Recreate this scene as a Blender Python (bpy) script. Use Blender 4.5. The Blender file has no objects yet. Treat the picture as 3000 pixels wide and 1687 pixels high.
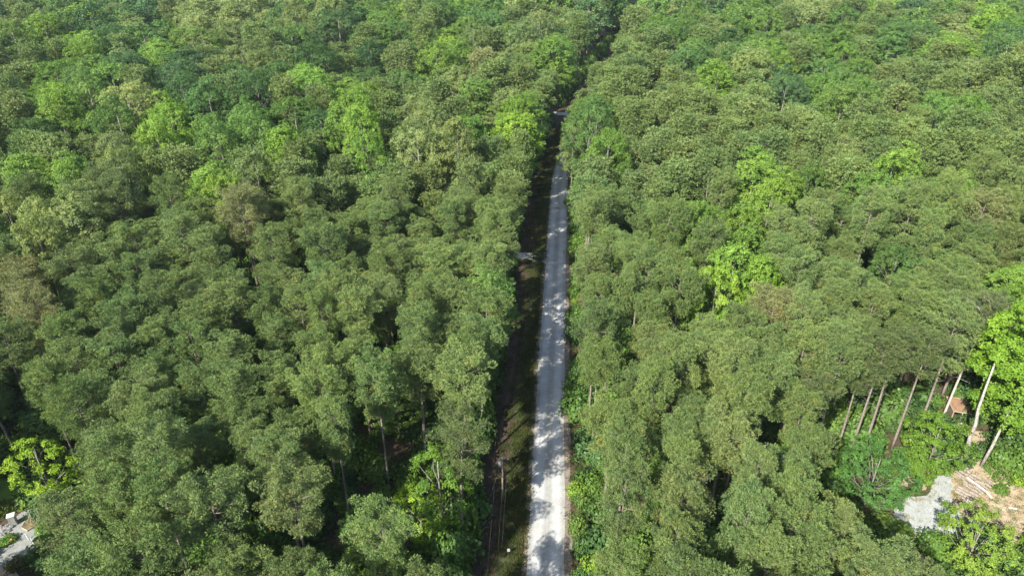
import bpy, math, random
import numpy as np
from mathutils import Vector

# ------------------------------------------------------------------ camera, light, exposure
S = bpy.context.scene
CAMH, F, TH = 85.0, 2000.0, math.radians(29.4)      # height, focal length in photo px, pitch below the horizon
cd = bpy.data.cameras.new('camera'); cam = bpy.data.objects.new('camera', cd)
S.collection.objects.link(cam); S.camera = cam
cam.location = (0, 0, CAMH); cam.rotation_euler = (math.radians(90) - TH, 0, 0)
cd.sensor_width = 36; cd.lens = 24.0; cd.clip_start = 1; cd.clip_end = 8000

SUN_EL, SUN_DX, SUN_DY = math.radians(38), -0.60, -0.80     # sun behind the camera to the left
W = bpy.data.worlds.new('World'); S.world = W; W.use_nodes = True
nt = W.node_tree; bg = nt.nodes['Background']
sky = nt.nodes.new('ShaderNodeTexSky'); sky.sky_type = 'NISHITA'; sky.sun_disc = False
sky.sun_elevation = SUN_EL; sky.sun_rotation = math.atan2(SUN_DX, SUN_DY)
nt.links.new(sky.outputs[0], bg.inputs[0]); bg.inputs[1].default_value = 0.135
sl = bpy.data.lights.new('sun', 'SUN'); sl.energy = 5.0; sl.angle = math.radians(0.53); sl.color = (1.0, 0.95, 0.85)
so = bpy.data.objects.new('sun', sl); S.collection.objects.link(so)
sdir = Vector((SUN_DX * math.cos(SUN_EL), SUN_DY * math.cos(SUN_EL), math.sin(SUN_EL))).normalized()
so.rotation_euler = sdir.to_track_quat('Z', 'Y').to_euler()
S.view_settings.view_transform = 'Standard'; S.view_settings.look = 'None'
S.view_settings.gamma = 1; S.view_settings.use_curve_mapping = False
S.view_settings.exposure = 1.18
try:
    S.cycles.max_bounces = 6; S.cycles.diffuse_bounces = 3; S.cycles.transmission_bounces = 3
    S.cycles.transparent_max_bounces = 4
except Exception: pass

HAZE = True
random.seed(7); RNG = np.random.default_rng(7)
C = S.collection
CT, ST = math.cos(TH), math.sin(TH)

def ray(px, py):
    u = (px - 1500) / F; v = (py - 843.5) / F
    return u, CT - v * ST, -(ST + v * CT)
def P(px, py, z=0.0):                                # photo px (3000 wide) -> point at height z
    x, y, d = ray(px, py); t = (z - CAMH) / d
    return (x * t, y * t, z)
def proj(x, y, z):
    d = z - CAMH
    depth = y * CT - d * ST
    if depth < 1: return (1e6, 1e6, depth)
    return (1500 + F * x / depth, 843.5 + F * (-(y * ST) - d * CT) / depth, depth)

# ------------------------------------------------------------------ object helpers
def link(o, parent=None):
    C.objects.link(o)
    if parent is not None: o.parent = parent
    return o
def tag(o, label, cat, group=None, kind=None):
    if label: o['label'] = label
    if cat: o['category'] = cat
    if group: o['group'] = group
    if kind: o['kind'] = kind
    return o
def mesh(name, v, f, mats=(), mi=None, smooth=False, attr=None):
    me = bpy.data.meshes.new(name)
    v = np.asarray(v, dtype=np.float32).reshape(-1, 3)
    if isinstance(f, np.ndarray):
        n, k = f.shape
        me.vertices.add(len(v)); me.vertices.foreach_set('co', v.ravel())
        me.loops.add(n * k); me.loops.foreach_set('vertex_index', f.astype(np.int32).ravel())
        me.polygons.add(n); me.polygons.foreach_set('loop_start', np.arange(0, n * k, k, dtype=np.int32))
        me.update(calc_edges=True)
    else:
        me.from_pydata([tuple(map(float, p)) for p in v], [], [tuple(map(int, q)) for q in f])
    for m in mats: me.materials.append(m)
    if mi is not None: me.polygons.foreach_set('material_index', np.asarray(mi, dtype=np.int32))
    if smooth: me.polygons.foreach_set('use_smooth', np.ones(len(me.polygons), dtype=bool))
    if attr is not None:
        a = me.attributes.new('tone', 'FLOAT', 'POINT'); a.data.foreach_set('value', np.asarray(attr, dtype=np.float32))
    me.update()
    return me
def part(name, me, parent=None, loc=None):
    o = bpy.data.objects.new(name, me); link(o, parent)
    if loc: o.location = loc
    return o
def empty(name, loc=(0, 0, 0), rz=0):
    o = bpy.data.objects.new(name, None); o.empty_display_size = .3
    o.location = loc; o.rotation_euler = (0, 0, rz); return link(o)

class MB:
    def __init__(s): s.v = []; s.f = []
    def box(s, c, d, rz=0, tilt=0):
        b = len(s.v); cr, sr = math.cos(rz), math.sin(rz)
        for z in (-.5, .5):
            for x, y in ((-.5, -.5), (.5, -.5), (.5, .5), (-.5, .5)):
                X, Y, Z = x * d[0], y * d[1], z * d[2]
                X, Z = X * math.cos(tilt) + Z * math.sin(tilt), -X * math.sin(tilt) + Z * math.cos(tilt)
                s.v.append((c[0] + X * cr - Y * sr, c[1] + X * sr + Y * cr, c[2] + Z))
        s.f += [tuple(b + i for i in q) for q in ((0, 3, 2, 1), (4, 5, 6, 7), (0, 1, 5, 4), (1, 2, 6, 5), (2, 3, 7, 6), (3, 0, 4, 7))]
    def tube(s, pts, rad, n=7):
        pts = [Vector(p) for p in pts]
        if not hasattr(rad, '__len__'): rad = [rad] * len(pts)
        b = len(s.v)
        for i, p in enumerate(pts):
            t = (pts[min(i + 1, len(pts) - 1)] - pts[max(i - 1, 0)]).normalized()
            a = t.cross(Vector((0, 0, 1))) if abs(t.z) < .9 else t.cross(Vector((1, 0, 0)))
            a.normalize(); c = t.cross(a)
            for k in range(n):
                an = 2 * math.pi * k / n
                s.v.append(tuple(p + (a * math.cos(an) + c * math.sin(an)) * rad[i]))
        for i in range(len(pts) - 1):
            for k in range(n):
                s.f.append((b + i * n + k, b + i * n + (k + 1) % n, b + (i + 1) * n + (k + 1) % n, b + (i + 1) * n + k))
        s.f.append(tuple(b + k for k in range(n))[::-1]); e = b + (len(pts) - 1) * n
        s.f.append(tuple(e + k for k in range(n)))
    def poly(s, pts):
        b = len(s.v); s.v += [tuple(p) for p in pts]; s.f.append(tuple(range(b, b + len(pts))))
    def build(s, name, mat, parent=None, smooth=False, loc=None):
        return part(name, mesh(name, s.v, s.f, [mat], smooth=smooth), parent, loc)

# ------------------------------------------------------------------ materials
def nodes(name):
    m = bpy.data.materials.new(name); m.use_nodes = True
    return m, m.node_tree, m.node_tree.nodes['Principled BSDF']
def N(t, ty, **k):
    n = t.nodes.new(ty)
    for a, b in k.items(): setattr(n, a, b)
    return n
def mixc(t, fac, a, b, mode='MIX'):
    n = N(t, 'ShaderNodeMix', data_type='RGBA', blend_type=mode)
    if isinstance(fac, (int, float)): n.inputs[0].default_value = fac
    else: t.links.new(fac, n.inputs[0])
    for i, q in ((6, a), (7, b)):
        if isinstance(q, (tuple, list)): n.inputs[i].default_value = (*q[:3], 1)
        else: t.links.new(q, n.inputs[i])
    return n.outputs[2]
def noise(t, scale, detail=5, rough=.6, coord='Object', w=None):
    tc = N(t, 'ShaderNodeTexCoord'); n = N(t, 'ShaderNodeTexNoise')
    n.inputs['Scale'].default_value = scale; n.inputs['Detail'].default_value = detail; n.inputs['Roughness'].default_value = rough
    src = tc.outputs[coord]
    if w:
        mp = N(t, 'ShaderNodeMapping'); mp.inputs['Location'].default_value = w; t.links.new(src, mp.inputs[0]); src = mp.outputs[0]
    t.links.new(src, n.inputs[0]); return n.outputs[0]
def ramp(t, src, a, b):
    r = N(t, 'ShaderNodeMapRange'); r.inputs[1].default_value = a; r.inputs[2].default_value = b
    r.interpolation_type = 'SMOOTHSTEP'; t.links.new(src, r.inputs[0]); return r.outputs[0]
def surf(name, cols, scale, rough=.9, bump=.3, fine=None, spec=.2):
    """procedural surface: three colours blended by two noises, plus a fine speckle and bump"""
    m, t, p = nodes(name)
    c = mixc(t, ramp(t, noise(t, scale), .35, .65), cols[0], cols[1])
    if len(cols) > 2: c = mixc(t, ramp(t, noise(t, scale * 3.1, w=(13, 5, 2)), .5, .72), c, cols[2])
    if fine:
        g = ramp(t, noise(t, fine, 3, .7, w=(3, 7, 1)), .25, .75)
        c = mixc(t, 1.0, c, mixc(t, g, (.72, .72, .72), (1.3, 1.3, 1.3)), 'MULTIPLY')
    t.links.new(c, p.inputs['Base Color']); p.inputs['Roughness'].default_value = rough
    p.inputs['Specular IOR Level'].default_value = spec
    if bump:
        b = N(t, 'ShaderNodeBump'); b.inputs['Strength'].default_value = bump; b.inputs['Distance'].default_value = .1
        t.links.new(noise(t, (fine or scale * 6)), b.inputs['Height']); t.links.new(b.outputs[0], p.inputs['Normal'])
    return m
def plain(name, col, rough=.6, metal=0, spec=.5, var=.25, scale=3):
    m, t, p = nodes(name)
    d = tuple(x * (1 - var) for x in col); e = tuple(min(1, x * (1 + var)) for x in col)
    t.links.new(mixc(t, ramp(t, noise(t, scale), .3, .7), d, e), p.inputs['Base Color'])
    p.inputs['Roughness'].default_value = rough; p.inputs['Metallic'].default_value = metal
    p.inputs['Specular IOR Level'].default_value = spec
    return m
def foliage(name, inst, transl=.32, gloss=.5):
    """leaf material: the tree's own colour (object colour / instance tint), varied per twig by 'tone'"""
    m, t, p = nodes(name)
    if inst:
        a = N(t, 'ShaderNodeAttribute', attribute_type='INSTANCER', attribute_name='tint'); base = a.outputs['Color']
    else:
        a = N(t, 'ShaderNodeObjectInfo'); base = a.outputs['Color']
    tn = N(t, 'ShaderNodeAttribute', attribute_type='GEOMETRY', attribute_name='tone')
    cr = N(t, 'ShaderNodeValToRGB'); e = cr.color_ramp.elements
    e[0].position = 0; e[0].color = (.62, .72, .70, 1); e[1].position = .96; e[1].color = (1.32, 1.2, .95, 1)
    x = cr.color_ramp.elements.new(1.0); x.color = (1.7, 1.1, .8, 1)
    t.links.new(tn.outputs['Fac'], cr.inputs[0])
    c = mixc(t, 1.0, base, cr.outputs[0], 'MULTIPLY')
    t.links.new(c, p.inputs['Base Color']); p.inputs['Roughness'].default_value = gloss
    p.inputs['Specular IOR Level'].default_value = .22
    tr = N(t, 'ShaderNodeBsdfTranslucent'); t.links.new(mixc(t, 1.0, c, (1.15, 1.25, .6), 'MULTIPLY'), tr.inputs[0])
    mx = N(t, 'ShaderNodeMixShader'); mx.inputs[0].default_value = transl
    t.links.new(p.outputs[0], mx.inputs[1]); t.links.new(tr.outputs[0], mx.inputs[2])
    t.links.new(mx.outputs[0], t.nodes['Material Output'].inputs[0])
    return m
M_NEED, M_LEAF = foliage('needles', False, .18, .62), foliage('leaves', False, .34, .45)
M_NEED_F, M_LEAF_F = foliage('needles_far', True, .18, .62), foliage('leaves_far', True, .34, .45)
M_BARK = surf('pine_bark', [(.18, .150, .125), (.24, .21, .18), (.11, .09, .078)], 1.3, fine=9)
M_BARKB = surf('broadleaf_bark', [(.17, .15, .13), (.24, .22, .19), (.12, .11, .09)], 1.3, fine=9)
M_PALE = surf('pale_bark', [(.29, .27, .235), (.38, .36, .325), (.10, .09, .075)], 1.3, fine=5, bump=.1)
M_DEAD = surf('dead_twigs', [(.36, .32, .28), (.45, .42, .38)], 2, fine=9)
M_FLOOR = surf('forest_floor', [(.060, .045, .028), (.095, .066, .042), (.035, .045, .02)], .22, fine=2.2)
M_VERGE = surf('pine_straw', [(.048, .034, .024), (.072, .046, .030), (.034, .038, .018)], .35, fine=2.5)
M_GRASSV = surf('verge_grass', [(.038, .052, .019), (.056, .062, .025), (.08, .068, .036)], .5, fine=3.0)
M_LAWN = surf('lawn_grass', [(.11, .19, .028), (.16, .235, .04), (.08, .13, .024)], .35, fine=4)
M_GRAVY = surf('yard_gravel', [(.20, .215, .205), (.26, .27, .255), (.18, .165, .13)], .5, fine=6)
M_DRIVE = surf('drive_gravel', [(.30, .32, .31), (.36, .375, .36), (.33, .32, .28)], .45, fine=4.5)
M_LITTER = surf('leaf_litter', [(.33, .255, .17), (.42, .34, .24), (.21, .19, .11)], .55, fine=4.5)
M_SAND = surf('bare_soil', [(.38, .30, .21), (.46, .38, .28)], .8, fine=6)

def road_material():
    m, t, p = nodes('gravel_road')
    uv = N(t, 'ShaderNodeAttribute', attribute_type='GEOMETRY', attribute_name='tone')   # 0 left edge .. 1 right edge
    base = mixc(t, ramp(t, noise(t, .6), .3, .7), (.35, .355, .35), (.44, .44, .425))
    base = mixc(t, ramp(t, noise(t, .13, 3), .45, .7), base, (.31, .30, .28))
    # two wheel tracks worn paler, loose stone between and at the sides
    w = N(t, 'ShaderNodeMath', operation='MULTIPLY'); w.inputs[1].default_value = 4 * math.pi; t.links.new(uv.outputs['Fac'], w.inputs[0])
    co = N(t, 'ShaderNodeMath', operation='COSINE'); t.links.new(w.outputs[0], co.inputs[0])
    tr = ramp(t, co.outputs[0], .9, -.9)
    base = mixc(t, 1.0, base, mixc(t, tr, (.83, .82, .79), (1.1, 1.1, 1.1)), 'MULTIPLY')
    base = mixc(t, 1.0, base, mixc(t, ramp(t, noise(t, 5, 3, .7), .25, .75), (.85, .85, .85), (1.15, 1.15, 1.15)), 'MULTIPLY')
    t.links.new(base, p.inputs['Base Color']); p.inputs['Roughness'].default_value = .95; p.inputs['Specular IOR Level'].default_value = .15
    b = N(t, 'ShaderNodeBump'); b.inputs['Strength'].default_value = .4; b.inputs['Distance'].default_value = .05
    t.links.new(noise(t, 8), b.inputs['Height']); t.links.new(b.outputs[0], p.inputs['Normal'])
    return m
M_ROAD = road_material()

# ------------------------------------------------------------------ ground, road, verges
def s26(x, y, z=0): return P(x * 1.16460, y * 1.16460, z)          # same, from 2576-wide coordinates
ctr = [s26(1372, 1449), s26(1388, 900), s26(1401, 600), s26(1409, 450)]
d0 = Vector(ctr[1]) - Vector(ctr[0]); d0.normalize()
ctr = [tuple(Vector(ctr[0]) - d0 * 60)] + ctr + [s26(1424, 385), s26(1450, 320), s26(1500, 232), s26(1550, 160), s26(1605, 92), s26(1660, 34), s26(1710, -12)]
def smooth_line(pts, n=8):
    out = []
    p = [Vector(q) for q in pts]
    for i in range(len(p) - 1):
        a, b, c, d = p[max(i - 1, 0)], p[i], p[i + 1], p[min(i + 2, len(p) - 1)]
        for k in range(n):
            t = k / n
            out.append(.5 * ((2 * b) + (c - a) * t + (2 * a - 5 * b + 4 * c - d) * t * t + (3 * b - a - 3 * c + d) * t ** 3))
    out.append(p[-1]); return out
CL = smooth_line(ctr, 8)
CLa = np.array([(p.x, p.y) for p in CL])
def lateral(x, y):
    """signed distance from the road's centre line, positive to the right"""
    a, b = CLa[:-1], CLa[1:]; ab = b - a; q = np.array((x, y))
    t = np.clip(((q - a) * ab).sum(1) / (ab * ab).sum(1), 0, 1)
    c = a + ab * t[:, None]; d = q - c; i = int(np.argmin((d * d).sum(1)))
    s = ab[i][1] * d[i][0] - ab[i][0] * d[i][1]
    return math.copysign(math.hypot(*d[i]), s)
def strip(name, l, r, z, mat, wob=0.0, nseg=4, seed=1):
    rg = random.Random(seed); v = []; f = []; tone = []
    pts = []
    for i in range(len(CL) - 1):
        n = max(1, int((CL[i + 1] - CL[i]).length / 1.6))
        for k in range(n): pts.append(CL[i].lerp(CL[i + 1], k / n))
    pts.append(CL[-1]); wl = wr = 0
    for i, p in enumerate(pts):
        t = (pts[min(i + 1, len(pts) - 1)] - pts[max(i - 1, 0)]).normalized(); nr = Vector((t.y, -t.x, 0))
        wl = wl * .7 + rg.uniform(-1, 1) * wob; wr = wr * .7 + rg.uniform(-1, 1) * wob
        for k in range(nseg + 1):
            a = k / nseg; off = (l + wl) * (1 - a) + (r + wr) * a
            q = p + nr * off; v.append((q.x, q.y, z)); tone.append(a)
        if i:
            b = (i - 1) * (nseg + 1)
            for k in range(nseg): f.append((b + k, b + k + 1, b + nseg + 2 + k, b + nseg + 1 + k))
    o = part(name, mesh(name, v, f, [mat], attr=tone)); o['kind'] = 'structure'; return o
RW = 2.75
g = MB(); g.poly([(-4000, -1500, 0), (4000, -1500, 0), (4000, 6000, 0), (-4000, 6000, 0)])
g.build('ground', M_FLOOR)['kind'] = 'structure'
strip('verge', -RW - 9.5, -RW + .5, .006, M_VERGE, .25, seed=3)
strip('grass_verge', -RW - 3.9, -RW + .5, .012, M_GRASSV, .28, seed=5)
M_SHOULD = surf('stony_shoulder', [(.17, .140, .11), (.24, .20, .16), (.10, .08, .06)], .8, fine=5)
strip('road_shoulder', -RW - .75, RW + 1.1, .018, M_SHOULD, .14, seed=9)
strip('road', -RW, RW, .024, M_ROAD, .07, seed=4, nseg=8)
def sheet(name, pts, z, mat, jag=.35, seed=2):
    rg = random.Random(seed); out = []
    q = [Vector(p) for p in pts]
    for i in range(len(q)):
        a, b = q[i], q[(i + 1) % len(q)]; n = max(1, int((b - a).length / .8))
        for k in range(n):
            p = a.lerp(b, k / n); out.append((p.x + rg.uniform(-jag, jag), p.y + rg.uniform(-jag, jag), z))
    m = MB(); m.poly(out); o = m.build(name, mat); o['kind'] = 'structure'; return o
# side drives off the road, left
sheet('driveway', [s26(1372, 634), s26(1372, 672), s26(1345, 661), s26(1318, 652), s26(1290, 648), s26(1290, 636), s26(1330, 636)], .030, M_DRIVE, .12)
sheet('driveway', [s26(1447, 303), s26(1438, 297), s26(1420, 291), s26(1385, 288), s26(1350, 287), s26(1350, 283), s26(1395, 282), s26(1425, 283), s26(1447, 289)], .030, M_DRIVE, .12, 4)
# clearing, right
R3 = lambda X, Y, z=0: P(2000 + X / 2.574, 1124 + Y / 2.574, z)      # zoomed-crop coordinates
sheet('leaf_litter', [R3(1640, 560), R3(1900, 560), R3(2080, 330), R3(2300, 380), R3(2300, 560), R3(2576, 560), R3(2900, 700), R3(3000, 1500), R3(1640, 1500)], .006, M_LITTER, .5, 8)
sheet('driveway', [R3(1880, 560), R3(2020, 600), R3(2032, 760), R3(2026, 900), R3(2080, 980), R3(2250, 1060), R3(2330, 1160), R3(2240, 1300), R3(1850, 1330), R3(1780, 1120), R3(1690, 1080),
      R3(1600, 1000), R3(1600, 880), R3(1690, 840), R3(1800, 855), R3(1872, 810), R3(1880, 700), R3(1862, 620)], .014, M_DRIVE, .3, 6)
sheet('lawn', [R3(1640, 775), R3(1700, 765), R3(1770, 800), R3(1840, 800), R3(1862, 740), R3(1885, 770), R3(1868, 830), R3(1800, 862), R3(1690, 845), R3(1640, 850)], .012, M_GRASSV, .15, 7)
# yard, bottom left
sheet('lawn', [P(-120, 1360), P(60, 1380), P(100, 1440), P(95, 1462), P(60, 1495), P(20, 1510), P(-120, 1560)], .006, M_LAWN, .3, 3)
sheet('garden_yard', [P(-120, 1560), P(20, 1535), P(60, 1500), P(100, 1485), P(130, 1510), P(150, 1560), P(80, 1620), P(25, 1655), P(-120, 1700)], .010, M_GRAVY, .2, 3)
sheet('bare_soil', [P(100, 1600), P(118, 1578), P(150, 1556), P(170, 1560), P(150, 1590), P(118, 1612)], .014, M_SAND, .2, 3)
sheet('bare_soil', [P(-60, 1640), P(0, 1646), P(24, 1660), P(60, 1690), P(70, 1760), P(-60, 1760)], .014, M_SAND, .3, 3)

# ------------------------------------------------------------------ tree meshes
def unit(v): return v / np.maximum(np.linalg.norm(v, axis=1, keepdims=True), 1e-6)
def rhombs(c, d, L, Wd, rg, side=None):
    """leaf-shaped quads from base c along direction d"""
    n = len(c); d = unit(d); r = rg.normal(size=(n, 3)) if side is None else side
    s = unit(np.cross(d, r)); L = L[:, None]; Wd = Wd[:, None]
    a = c; b = c + d * L * .5 + s * Wd * .5; e = c + d * L; f = c + d * L * .5 - s * Wd * .5
    v = np.stack([a, b, e, f], 1).reshape(-1, 3); q = np.arange(n * 4).reshape(n, 4)
    return v, q
def pine(seed, H=22.0, zb=11.5, R=3.9, limbs=36, per=6, needles=125, nl=.29, nw=.078, pr=.67, stubs=5, flat=.0, lean=0.0, tw=.8):
    rg = np.random.default_rng(seed); wood = MB()
    lx, ly = rg.normal(0, .35 + lean, 2)
    def axis(z): q = (z / H) ** 2; return np.array((lx * q, ly * q, z))
    wood.tube([axis(z) for z in np.linspace(-.3, H * .97, 9)], [.27, .23, .21, .19, .165, .14, .11, .07, .03], 7)
    cen = []; rad = []
    for i in range(limbs):
        a = i * 2.39996 + rg.uniform(-.5, .5); tz = (i + .5) / limbs; z = zb + (H - zb) * (tz ** .85) * .95
        env = R * math.sqrt(max(.05, 1 - ((tz - .42) / .66) ** 2)) if tz > .42 else R * (.62 + .38 * tz / .42)
        Ln = env * rg.uniform(.62, 1.12); up = rg.uniform(.10, .42) + .3 * tz
        b = axis(z - Ln * .1); dr = np.array((math.cos(a), math.sin(a), up))
        pts = [b, b + dr * Ln * .5 + (0, 0, -.1), b + dr * Ln * .95]
        wood.tube(pts, [.07 * tw, .045 * tw, .02 * tw], 4)
        k = per if Ln > 2 else max(2, per - 2)
        for j in range(k):
            u = .45 + .6 * (j + rg.uniform(0, .8)) / k; sd = rg.uniform(-.38, .38) * Ln * .75
            c = b + dr * Ln * u + np.array((-math.sin(a) * sd, math.cos(a) * sd, rg.uniform(-.25, .45)))
            cen.append(c); rad.append(pr * rg.uniform(.75, 1.3))
            if j % 2 == 0: wood.tube([b + dr * Ln * (u * .75), c], [.03, .012], 3)
    for j in range(6):
        cen.append(axis(H - .3 - j * .2) + rg.normal(0, .45, 3)); rad.append(pr)
    for j in range(stubs):       # dead stubs under the crown
        z = zb - rg.uniform(.3, 4 if stubs < 6 else 10); a = rg.uniform(0, 6.28); Ln = rg.uniform(.5, 1.9); b = axis(z)
        wood.tube([b, b + np.array((math.cos(a), math.sin(a), rg.uniform(-.1, .4))) * Ln], [.04, .012], 3)
    cen = np.array(cen); rad = np.array(rad); n = len(cen)
    d = unit(rg.normal(size=(n * needles, 3)) + (0, 0, .42))
    ci = np.repeat(np.arange(n), needles)
    base = cen[ci] + d * rad[ci][:, None] * rg.uniform(.45, .9, (n * needles, 1)) * (1, 1, .85)
    v, q = rhombs(base, d + rg.normal(0, .28, d.shape), nl * rg.uniform(.7, 1.25, len(base)), nw * rg.uniform(.7, 1.3, len(base)), rg)
    tp = np.clip(rg.normal(.5, .2, n), 0, .95); tp[rg.random(n) < .012] = 1.0
    tone = np.repeat(tp[ci] + rg.uniform(-.04, .04, len(ci)), 4)
    return wood, v, q, tone
def broad(seed, H=21.0, zb=4.5, R=5.6, lobes=46, puffs=13, leaves=22, ll=.29, lw=.21, lr=1.55, col=False, sparse=1.0, off=(0, 0), trunk_r=.26, bend=None):
    rg = np.random.default_rng(seed); wood = MB()
    cz = zb + (H - zb) * .55; rz = (H - zb) * .5
    ax = bend if bend else [(0, 0, -.3), (rg.normal(0, .2), rg.normal(0, .2), H * .35), (off[0] * .5, off[1] * .5, H * .6), (off[0], off[1], H * .88)]
    wood.tube(ax, [trunk_r * k for k in np.linspace(1, .3, len(ax))], 8)
    L = []; LR = []; i = 0
    while len(L) < lobes:
        i += 1
        z = 1 - 2 * ((len(L) + .5) / lobes) * .86; a = i * 2.39996 + rg.uniform(-.4, .4); rr = math.sqrt(max(0, 1 - z * z))
        if col: rr *= .9
        k = rg.uniform(.62, .98)
        c = np.array((off[0] + math.cos(a) * rr * R * k, off[1] + math.sin(a) * rr * R * k, cz + z * rz * (.78 if rg.random() < .8 else .9)))
        L.append(c); LR.append(lr * rg.uniform(.65, 1.3))
        if len(L) % 3 == 0 and not bend:
            zz = max(zb * .9, c[2] - R * .75); b = np.array([np.interp(zz, [q[2] for q in ax], [q[w] for q in ax]) for w in (0, 1)] + [min(zz, ax[-1][2])])
            wood.tube([b, (b + c) / 2 + rg.normal(0, .2, 3), c], [.09, .06, .025], 4)
    L = np.array(L); LR = np.array(LR); n = len(L)
    pi = np.repeat(np.arange(n), puffs); out = unit(L - (off[0], off[1], cz - rz * .25))
    pd = unit(rg.normal(size=(len(pi), 3)) + out[pi] * .9 + (0, 0, .45))
    pc = L[pi] + pd * (LR[pi] * rg.uniform(.7, 1.05, len(pi)))[:, None] * (1, 1, .8)
    li = np.repeat(np.arange(len(pi)), leaves)
    ld = rg.normal(size=(len(li), 3))
    c = pc[li] + unit(ld) * rg.uniform(.05, .48, (len(li), 1)) * (ll / .29 if ll < .4 else ll / .36)
    nrm = unit(pd[li] * .9 + rg.normal(0, .55, (len(li), 3)) + (0, 0, .35))
    d = unit(np.cross(nrm, rg.normal(size=(len(li), 3))))
    if sparse < 1:
        keep = np.repeat(rg.random(len(pi)) < sparse, leaves); c, d, nrm, li = c[keep], d[keep], nrm[keep], li[keep]
    v, q = rhombs(c, d, ll * rg.uniform(.7, 1.25, len(c)), lw * rg.uniform(.8, 1.2, len(c)), rg, side=nrm)
    tl = np.clip(rg.normal(.5, .16, n), 0, .95); tone = np.repeat(tl[pi[li]] + rg.uniform(-.14, .14, len(li)), 4)
    return wood, v, q, np.clip(tone, 0, .95)
def template(kind, res, bark, leafm):
    wood, v, q, tone = res
    return (mesh(kind + '_trunk', wood.v, wood.f, [bark], smooth=True), mesh(kind + '_crown', v, q, [leafm], attr=tone))
PINES = [template('pine', pine(100 + i, zb=(11, 12.5, 10.5, 13.5, 12, 11.5, 14, 10)[i], R=(3.9, 3.5, 4.3, 3.7, 4.1, 3.4, 4.4, 3.8)[i]), M_BARK, M_NEED) for i in range(8)]
BROADS = [template('broadleaf', broad(200 + i, zb=(4, 5, 3.5, 6, 4, 5)[i], R=(5.4, 4.9, 5.8, 5.2, 3.9, 3.6)[i], col=i >= 4, lobes=(40, 36, 42, 38, 40, 38)[i], puffs=17, lr=1.75), M_BARKB, M_LEAF) for i in range(6)]
def joined(name, res, bark, leafm):
    wood, v, q, tone = res; wf = [f for f in wood.f if len(f) == 4]
    wv = np.array([tuple(map(float, p)) for p in wood.v]); n = len(wv)
    allv = np.concatenate([wv, v]); allf = np.concatenate([np.array(wf), q + n])
    me = mesh(name, allv, allf, [bark, leafm], mi=[0] * len(wf) + [1] * len(q), attr=np.concatenate([np.zeros(n), tone]))
    return bpy.data.objects.new(name, me)
PINES_F = [joined('pine_far', pine(300 + i, zb=10, R=(3.9, 3.5, 4.3, 3.7, 4.1, 3.6)[i], needles=44, nl=.5, nw=.19, pr=.84, tw=.4), M_BARK, M_NEED_F) for i in range(6)]
BROADS_F = [joined('broadleaf_far', broad(400 + i, R=(5.4, 4.9, 5.8, 5.2, 4.0, 3.7)[i], lobes=36, puffs=13, leaves=9, ll=.55, lw=.42, lr=1.9, col=i >= 4), M_BARKB, M_LEAF_F) for i in range(6)]

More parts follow.
